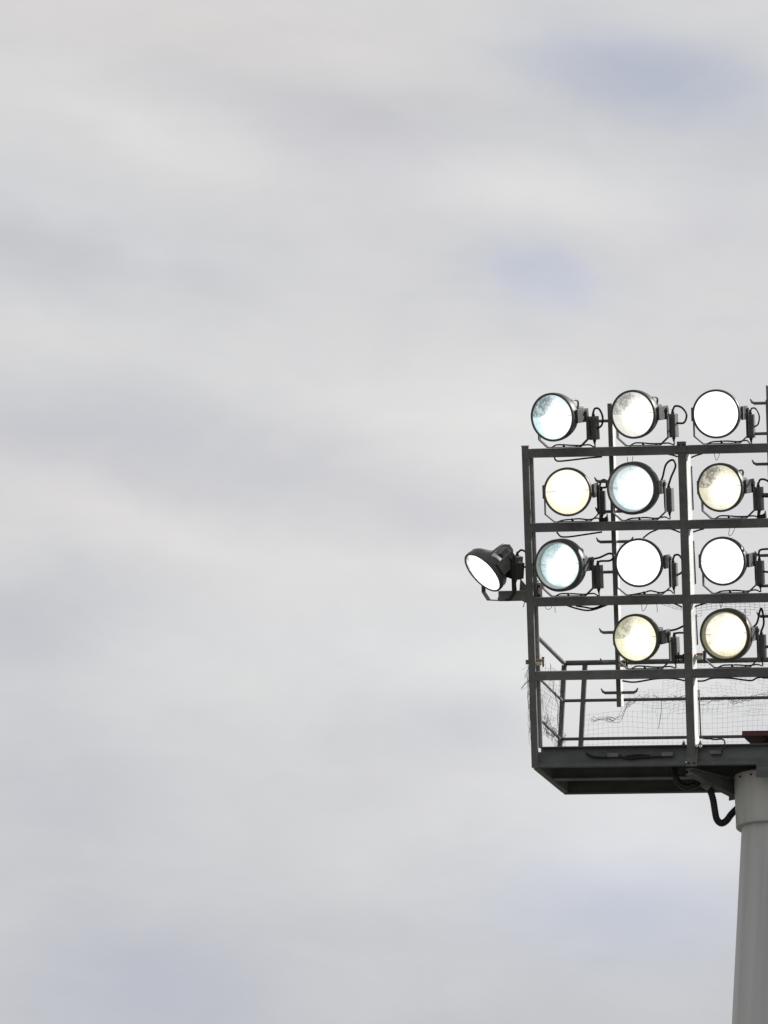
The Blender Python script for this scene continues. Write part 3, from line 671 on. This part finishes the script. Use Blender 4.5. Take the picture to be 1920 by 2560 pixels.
    pts = [gw, gw + Vector((0.004, -0.01, -0.045)), Vector((gw.x - 0.035, gw.y * 0.6, 0.030 + s)), Vector((gw.x - 0.11, 0.03, 0.020)), Vector((0.06, 0.03, 0.030 + s)), Vector((0.0, 0.028, 0.028)), Vector((-0.10, 0.03, 0.022 - s)), Vector((-0.16, 0.04, 0.004))]
    if key == 'r3o': pts = [gw, gw + Vector((0.004, -0.0, -0.05)), gw + Vector((0.02, 0.0, -0.12))]
    bm = bmesh.new(); bm_tube(bm, smooth_path(pts, 6), 0.0075, 8)
    obj('feed_cable', bm, M_rubber, root)
    return root
for k, a in LAMPS.items(): floodlight(k, *a)

# ---------------------------------------------------------------- loose cables
def loose(name, pts3, r, mat, label, cat='cable', frame_coords=True, seg=8, group=None):
    bm = bmesh.new()
    if frame_coords: bm_tube(bm, smooth_path([(p[0], p[2], p[1]) for p in pts3], 6), r, seg); o = obj(name, bm, mat, None, BASE, FROT)
    else: bm_tube(bm, smooth_path(pts3, 6), r, seg); o = obj(name, bm, mat, None, BASE)
    return tag(o, label, cat, group)
DL = ['black cable sagging below the top beam in the left bay', 'black cable sagging below the second beam in the left bay', 'lower of two cables drooping beneath the third beam in the left bay', 'upper of two cables drooping beneath the third beam in the left bay',
      'black cable drooping below the lowest beam, left of the middle post', 'black cable drooping below the lowest beam, right of the middle post']
for pts, l in zip(D_drape, DL): loose('hanging_cable', pts, 0.0085, M_rubber, l, group='cables hanging under the cross beams')
SL = ['short cable end under the top beam left of the middle post', 'short cable end under the top beam right of the middle post', 'stiff slanting cable under the second beam above the glaring white lamp', 'short cable end under the second beam left of the middle post',
      'short cable end under the second beam right of the middle post', 'short cable end under the third beam left of the middle post', 'short cable end under the third beam right of the middle post']
for pts, l in zip(D_stub, SL): loose('cable_end', pts, 0.008, M_rubber, l, group='short cable ends by the middle post')
TL = ['thin twig-like wire poking out left of the end post low down', 'tiny wire hanging below the outrigger arm']
for pts, l in zip(D_twig, TL): loose('loose_wire', pts, 0.004, M_rubber, l, 'wire', seg=6)
LL = ['thin wire loop under the top beam above the cyan lamp', 'thin wire loop under the top beam above the split-glass yellowish lamp', 'thin wire loop under the second beam, right bay', 'hooked wire below the third beam above the yellow-tinted lamp',
      'wire loop below the third beam near the end post', 'straight wire end below the third beam left of the middle post', 'straight wire end below the third beam near the end post', 'wire loop below the third beam right of the middle post', 'long wire loop below the third beam near the right picture edge']
for pts, l in zip(D_loops, LL): loose('tie_wire', pts, 0.0028, M_rubber, l, 'wire', seg=5, group='tie wires under the beams')
loose('thin_cable', D_deckcable, 0.008, M_rubber, 'wavy black cable running from the middle post down over the platform edge', frame_coords=False)
for pts, l in zip(D_fcable, ['dark cable running into the left junction box from the left', 'dark cable between the left and middle junction boxes', 'second, higher cable between the left and middle junction boxes']):
    loose('edge_cable', [(p[0], 0.03, p[2]) for p in pts], 0.011, M_rubber, l, frame_coords=False, group='cables along the platform edge beam')
# thick corrugated hose under the platform into the collar
bm = bmesh.new()
P = smooth_path(D_hose, 14)
bm_tube(bm, P, 0.034, 14, True, [0.034 + 0.0025 * math.sin(i * 1.9) for i in range(len(P))])
hose = tag(obj('power_cable', bm, M_hose, None, BASE), 'thick black corrugated cable looping below the platform into the mast collar', 'cable')
q = Vector(D_hose[7])
bm = bmesh.new()
t = bmesh.new(); bm_box(t, -0.05, 0.05, -0.045, 0.045, -0.03, 0.03, 0.008)
merge(bm, t, Matrix.Translation(q) @ Matrix.Rotation(math.radians(35), 4, 'Y'))
obj('cable_clamp', bm, M_box, hose)

# ---------------------------------------------------------------- scaffold clamps where rails meet the posts
def clamp(u, w, d, label, flip=1):
    c = thing('pipe_clamp', label, 'clamp', fpt(u, w, d), FROT, 'scaffold clamps on the frame')
    bm = bmesh.new(); bm_box(bm, -0.03, 0.035, -0.035, 0.03, 0.008, 0.030, 0.006); bm_tube(bm, [(0.03, -0.01, 0.02), (0.055, -0.01, 0.02)], 0.011, 8)
    obj('upper_jaw', bm, M_rust, c)
    bm = bmesh.new(); bm_box(bm, -0.034, 0.034, -0.034, 0.03, -0.034, 0.005, 0.006)
    obj('lower_jaw', bm, M_cream, c)
    bm = bmesh.new(); bm_tube(bm, [(0.042, 0.0, -0.05), (0.042, 0.0, 0.05)], 0.008, 6); bm_tube(bm, [(0.042, 0.0, 0.034), (0.042, 0.0, 0.048)], 0.015, 6)
    obj('bolt', bm, M_bolt, c)
clamp(0.088, 1.055, 0.09, 'rusty scaffold clamp with cream jaw on the end post by the top rail')
clamp(W + 0.125, 1.085, 0.15, 'rusty scaffold clamp on the middle post, left of the floodlight with the glow-tinted bezel')
clamp(0.925, 1.02, 0.2, 'rusty scaffold clamp at the peg post under the yellow-tinted floodlight')
def dark_clamp(u, w, d, label):
    bm = bmesh.new()
    bm_box(bm, -0.045, 0.045, -0.02, 0.02, 0.0, 0.035, 0.004)
    bm_prism(bm, [(-0.045, 0.036), (-0.02, 0.036), (-0.04, 0.07)], -0.01, 0.01)
    bm_prism(bm, [(0.005, 0.036), (0.045, 0.036), (0.04, 0.078), (0.03, 0.05)], -0.01, 0.01)
    tag(obj('beam_clip', bm, M_bolt, None, fpt(u, w, d), FROT), label, 'clip', 'dark clips on the beams')
dark_clamp(0.80, beam_top[1] + 0.001, 0.10, 'jagged dark clip on the second beam between the cream and cyan lamps')
dark_clamp(2.43, beam_top[1] + 0.001, 0.10, 'jagged dark clip on the second beam at the right picture edge')
bm = bmesh.new(); bm_box(bm, -0.055, 0.045, -0.02, 0.02, -0.02, 0.02, 0.004); bm_tube(bm, [(-0.02, 0, -0.05), (-0.02, 0, 0.045)], 0.009, 6); bm_tube(bm, [(0.03, 0, -0.05), (0.03, 0, 0.03)], 0.008, 6)
tag(obj('beam_clip', bm, M_bolt, None, fpt(W - 0.045, 1.085, 0.03), FROT), 'dark bolted clip on the left face of the middle post, bottom row', 'clip', 'dark clips on the beams')
bm = bmesh.new(); bm_box(bm, -0.028, -0.002, 0.0, 0.02, -0.022, 0.022, 0.003)
tag(obj('post_lug', bm, M_frame, None, fpt(0.0, 1.06, 0.0), FROT), 'small dark lug on the outer left face of the end post', 'lug')

# ---------------------------------------------------------------- torn bird netting
def strand(bm, a, b, r):
    a, b = Vector(a), Vector(b); d = b - a
    if d.length < 1e-4: return
    d.normalize(); s = d.cross(Vector((0.3, 1, 0.2))).normalized(); u = s.cross(d)
    A = [bm.verts.new(a + (s * math.cos(k * 2.094) + u * math.sin(k * 2.094)) * r) for k in range(3)]
    B = [bm.verts.new(b + (s * math.cos(k * 2.094) + u * math.sin(k * 2.094)) * r) for k in range(3)]
    for k in range(3): bm.faces.new((A[k], A[(k + 1) % 3], B[(k + 1) % 3], B[k]))
def knot(bm, p, r):
    p = Vector(p)
    v = [bm.verts.new(p + Vector(q) * r) for q in ((1, 0, 0), (-1, 0, 0), (0, 1, 0), (0, -1, 0), (0, 0, 1), (0, 0, -1))]
    for a, b, c in ((0, 2, 4), (2, 1, 4), (1, 3, 4), (3, 0, 4), (2, 0, 5), (1, 2, 5), (3, 1, 5), (0, 3, 5)): bm.faces.new((v[a], v[b], v[c]))
def net_sheet(bm, nu, nv, f, keep, r=0.0008, kr=0.0026, kprob=0.8):
    G = {}
    for i in range(nu + 1):
        for j in range(nv + 1):
            p = f(i, j)
            G[i, j] = Vector(p) if (p is not None and keep(i, j)) else None
    for (i, j), p in G.items():
        if p is None: continue
        if random.random() < kprob: knot(bm, p, kr * random.uniform(0.6, 1.25))
        for n in ((i + 1, j), (i, j + 1)):
            q = G.get(n)
            if q is not None and (q - p).length < 0.22: strand(bm, p, q, r)
def nz(x, y, z=0.0): return mnoise.noise(Vector((x, y, z)))
CELL = 0.052
bm = bmesh.new()
def fA(i, j):
    x = 0.20 + i * CELL; z = 0.455 + j * CELL
    zt = 0.84 + 0.10 * math.exp(-((x - 0.55) / 0.25) ** 2) * -1.0 + max(0, x - 0.6) * 0.10
    sag = 0.05 * math.sin((x - 0.2) * 3.9) * (z - 0.45)
    x2 = x + 0.018 * nz(x * 2, z * 3, 1) + 0.006 * nz(x * 15, z * 15, 4)
    z2 = z + sag + 0.02 * nz(x * 2.2, z * 2, 7) + 0.006 * nz(x * 15, z * 15, 9)
    return (x2, RY + 0.03 + 0.03 * nz(x * 2, z * 2, 3), z2)
net_sheet(bm, 88, 9, fA, lambda i, j: (j <= 7 or i > 11) and random.random() > 0.02)
# gathered upper part, doubled over the middle rail
def fB(i, j):
    x = 0.62 + i * CELL * 0.92; z = 0.80 + j * CELL * 0.62
    x2 = x + 0.06 * nz(x * 3, z * 4, 11) + 0.012 * nz(x * 18, z * 18, 5)
    z2 = z + 0.07 * nz(x * 2.5, z * 1.5, 17) + 0.015 * nz(x * 20, z * 20, 8) + 0.03 * math.sin(x * 5)
    return (x2, RY + 0.05 + 0.05 * nz(x * 2, z * 2, 23), z2)
net_sheet(bm, 80, 17, fB, lambda i, j: (i > 7 or 3 < j < 9 or nz(i * .4, j * .4, 2) > 0.1) and random.random() > 0.09 and nz(i * 0.13, j * 0.2, 41) > -0.28)
# bunched cords along the torn edge
for k in range(10):
    x0 = 0.25 + k * 0.21 + random.uniform(-0.05, 0.05)
    for s in range(4):
        pts = []
        for q in range(7):
            x = x0 + q * 0.04 + random.uniform(-0.01, 0.01)
            pts.append(Vector((x, RY + 0.04, 0.80 + 0.10 * nz(x * 3, 2.0, 31) + 0.14 * nz(x * 1.3, 9, 3) + s * 0.012 + random.uniform(-0.02, 0.02) + (0.12 if x > 0.6 else 0))))
        for a, b in zip(pts, pts[1:]): strand(bm, a, b, 0.0018); knot(bm, a, 0.0045)
strand(bm, (1.02, RY - 0.03, 0.93), (1.025, RY - 0.03, 0.82), 0.003)
strand(bm, (1.025, RY - 0.03, 0.82), (1.005, RY - 0.03, 0.64), 0.003)
tag(obj('bird_net', bm, M_net, None, BASE), 'fine torn bird net hung on the guard rail behind the lowest beam', 'netting')
bm = bmesh.new()
def fC(i, j):
    y = 0.0 + i * 0.046; z = 0.44 + j * 0.043
    return (-0.005 + 0.05 * nz(y * 6, z * 6, 2), y + 0.05 * nz(y * 5, z * 5, 12) + 0.02 * nz(y * 25, z * 25, 6), z + 0.05 * nz(y * 5, z * 5, 22) + 0.02 * nz(y * 25, z * 25, 16))
net_sheet(bm, 22, 17, fC, lambda i, j: random.random() > 0.10, 0.0012)
for k in range(60):          # crumpled heap at the foot of the side
    p = Vector((0.0 + random.uniform(-0.03, 0.05), random.uniform(0.2, 1.0), random.uniform(0.45, 0.60)))
    for q in range(6):
        n = p + Vector((random.uniform(-0.02, 0.02), random.uniform(-0.045, 0.045), random.uniform(-0.035, 0.03)))
        n.z = max(n.z, 0.20); strand(bm, p, n, 0.0013); p = n
tag(obj('bird_net', bm, M_net, None, BASE), 'crumpled bird net heaped in the left end of the platform', 'netting')
bm = bmesh.new()
def fD(i, j):
    u = 1.70 + i * 0.05; w = 1.48 + j * 0.028
    return (u + 0.012 * nz(u * 9, w * 9, 2), 0.22, w + 0.03 * nz(u * 4, w * 2, 7) + 0.008 * nz(u * 20, w * 20, 3))
net_sheet(bm, 62, 5, fD, lambda i, j: j > 1 or nz(i * .3, 0.5, 5) > 0, 0.0016)
tag(obj('bird_net', bm, M_net, None, BASE, FROT), 'narrow rolled strip of netting hanging just below the third beam, right bay', 'netting')
bm = bmesh.new()
def fE(i, j):
    u = 1.34 + i * 0.04; w = 1.62 - i * 0.012 - j * 0.02
    return (u, 0.2, w + 0.02 * nz(u * 9, w * 9, 2))
net_sheet(bm, 7, 1, fE, lambda i, j: True, 0.0016)
tag(obj('bird_net', bm, M_net, None, BASE, FROT), 'tiny scrap of netting under the third beam left of the middle post', 'netting')
bm = bmesh.new()
for k in range(7):
    p = Vector((random.uniform(-0.035, -0.008), 0.05, random.uniform(0.8, 1.12)))
    for q in range(22):
        n = p + Vector((random.uniform(-0.010, 0.010), random.uniform(-0.01, 0.01), -random.uniform(0.018, 0.045)))
        n.x = min(-0.004, max(-0.06 if n.z > 0.85 else -0.03, n.x))
        strand(bm, p, n, 0.0014); p = n
        if p.z < 0.25: break
for k in range(8):
    p = Vector((-0.01, 0.05, random.uniform(0.78, 1.1)))
    strand(bm, p, p + Vector((-random.uniform(0.03, 0.085), 0, -random.uniform(0.02, 0.12))), 0.0014)
tag(obj('net_strand', bm, M_net, None, BASE, FROT), 'frayed net threads trailing down the outside of the left end post', 'netting')

# ---------------------------------------------------------------- sky, sun, camera
SUN_AZ, SUN_EL = math.radians(52), math.radians(36)       # azimuth from +Y towards +X
w = bpy.data.worlds.new('World'); sc.world = w
w.use_nodes = True
nt = w.node_tree; nt.nodes.clear()
out = N(nt, 'ShaderNodeOutputWorld'); bg = N(nt, 'ShaderNodeBackground')
bg.inputs[1].default_value = 0.1
nt.links.new(bg.outputs[0], out.inputs[0])
sky = N(nt, 'ShaderNodeTexSky'); sky.sky_type = 'NISHITA'; sky.sun_disc = False
sky.sun_elevation = SUN_EL; sky.sun_rotation = SUN_AZ
tc = N(nt, 'ShaderNodeTexCoord')
dirv = tc.outputs['Generated']
sx = N(nt, 'ShaderNodeSeparateXYZ'); nt.links.new(dirv, sx.inputs[0])
az = math_node(nt, 'MULTIPLY', math_node(nt, 'ARCTAN2', sx.outputs[0], sx.outputs[1]), 180 / PI)
el = math_node(nt, 'MULTIPLY', math_node(nt, 'ARCSINE', sx.outputs[2]), 180 / PI)
cb = N(nt, 'ShaderNodeCombineXYZ'); nt.links.new(az, cb.inputs[0]); nt.links.new(el, cb.inputs[1])
AE = cb.outputs[0]                                       # sky position in degrees
# turbulence: the cloud banks are warped by two octaves of stretched noise
def vec(op, a, b):
    n = N(nt, 'ShaderNodeVectorMath', operation=op)
    for i, v in enumerate((a, b)):
        if isinstance(v, tuple): n.inputs[i].default_value = v
        else: nt.links.new(v, n.inputs[i])
    return n
wn = noise_tex(nt, mapped(nt, AE, (1.5, 2.3, 1)), 1.0, 6, 0.58)
wo = vec('SUBTRACT', wn.outputs['Color'], (0.5, 0.5, 0.5))
wo = vec('MULTIPLY', wo.outputs[0], (0.46, 0.26, 0.0))
AEW = vec('ADD', AE, wo.outputs[0]).outputs[0]
acc = None
for (a, e, ra, re, rot, dr, dg, db) in D_sky:
    mp = N(nt, 'ShaderNodeMapping', vector_type='TEXTURE')
    mp.inputs['Location'].default_value = (a, e, 0)
    mp.inputs['Rotation'].default_value = (0, 0, math.radians(-rot))
    mp.inputs['Scale'].default_value = (ra, re, 1)
    nt.links.new(AEW, mp.inputs[0])
    d2 = N(nt, 'ShaderNodeVectorMath', operation='DOT_PRODUCT')
    nt.links.new(mp.outputs[0], d2.inputs[0]); nt.links.new(mp.outputs[0], d2.inputs[1])
    blue = db - dr > 16                                  # gaps of blue sky have crisper edges than the cloud shading
    gsn = math_node(nt, 'POWER', 2.718, math_node(nt, 'MULTIPLY', math_node(nt, 'POWER', d2.outputs['Value'], 1.3) if blue else d2.outputs['Value'], -0.8 if blue else -1.0))
    sc_ = N(nt, 'ShaderNodeVectorMath', operation='SCALE')
    sc_.inputs[0].default_value = (dr / 300, dg / 300, db / 300)
    nt.links.new(gsn, sc_.inputs['Scale'])
    acc = sc_.outputs[0] if acc is None else vec('ADD', acc, sc_.outputs[0]).outputs[0]
# general cloud texture everywhere in the sky
c1 = noise_tex(nt, mapped(nt, AE, (0.55, 1.7, 1), (4.3, 1.1, 0)), 1.0, 6, 0.52, 0.35)
c2 = noise_tex(nt, mapped(nt, AE, (0.05, 0.16, 1), (1.3, 7.1, 0)), 1.0, 5, 0.5, 0.3)
amp = math_node(nt, 'MULTIPLY_ADD', c1.outputs[0], 0.075, -0.0375)
amp = math_node(nt, 'ADD', amp, math_node(nt, 'MULTIPLY_ADD', c2.outputs[0], 0.03, -0.015))
c3 = noise_tex(nt, mapped(nt, AE, (1.7, 3.0, 1), (9.3, 4.4, 0)), 1.0, 7, 0.55, 0.5)
amp = math_node(nt, 'ADD', amp, math_node(nt, 'MULTIPLY_ADD', c3.outputs[0], 0.045, -0.0225))
sh = N(nt, 'ShaderNodeVectorMath', operation='SCALE'); sh.inputs[0].default_value = (1.0, 0.95, 0.78); nt.links.new(amp, sh.inputs['Scale'])
cur = vec('ADD', (0.843, 0.840, 0.841), acc).outputs[0]
cur = vec('ADD', cur, sh.outputs[0]).outputs[0]
cur = vec('MAXIMUM', cur, (0.05, 0.05, 0.05)).outputs[0]
gm = N(nt, 'ShaderNodeGamma'); gm.inputs[1].default_value = 2.2; nt.links.new(cur, gm.inputs[0])
# cloud is bright towards the sun side and duller in the opposite half of the sky
dp = N(nt, 'ShaderNodeVectorMath', operation='DOT_PRODUCT'); nt.links.new(dirv, dp.inputs[0]); dp.inputs[1].default_value = D_viewdir
fall = N(nt, 'ShaderNodeMapRange'); fall.interpolation_type = 'SMOOTHSTEP'
nt.links.new(dp.outputs['Value'], fall.inputs[0])
fall.inputs[1].default_value = 0.1; fall.inputs[2].default_value = 0.96; fall.inputs[3].default_value = 6.5; fall.inputs[4].default_value = 10.0
cl = N(nt, 'ShaderNodeVectorMath', operation='SCALE'); nt.links.new(gm.outputs[0], cl.inputs[0]); nt.links.new(fall.outputs[0], cl.inputs['Scale'])
mxs = N(nt, 'ShaderNodeMix', data_type='RGBA'); mxs.inputs[0].default_value = 0.94
nt.links.new(sky.outputs[0], mxs.inputs[6]); nt.links.new(cl.outputs[0], mxs.inputs[7])
nt.links.new(mxs.outputs[2], bg.inputs[0])

sd = bpy.data.lights.new('sun', 'SUN'); sd.energy = 5.0; sd.angle = math.radians(0.5); sd.color = (1.0, 0.975, 0.94)
so = bpy.data.objects.new('sun', sd); col.objects.link(so)
sdir = Vector((math.sin(SUN_AZ) * math.cos(SUN_EL), math.cos(SUN_AZ) * math.cos(SUN_EL), math.sin(SUN_EL)))
so.rotation_euler = sdir.to_track_quat('Z', 'Y').to_euler(); so.location = (0, 0, 60)

cd = bpy.data.cameras.new('camera'); co = bpy.data.objects.new('camera', cd); col.objects.link(co)
cd.lens = 26000 / 2560 * 36; cd.sensor_width = 36; cd.clip_start = 0.5; cd.clip_end = 20000
Rr = Vector((0.9569274005170173, 0.28503683590979095, 0.05517202474333244)); Uu = Vector((0.020374843605606253, -0.2554976681428736, 0.9665949551500883)); Ff = Vector((-0.28961149129098973, 0.9238370764090869, 0.25030030036761847))
mw = Matrix.Identity(4)
for i in range(3): mw[i][0], mw[i][1], mw[i][2] = Rr[i], Uu[i], -Ff[i]
mw.translation = Vector((28.748, -97.115, 1.6))
co.matrix_world = mw
sc.camera = co
sc.render.resolution_x, sc.render.resolution_y = 768, 1024
sc.view_settings.view_transform = 'Standard'; sc.view_settings.look = 'None'; sc.view_settings.exposure = 0
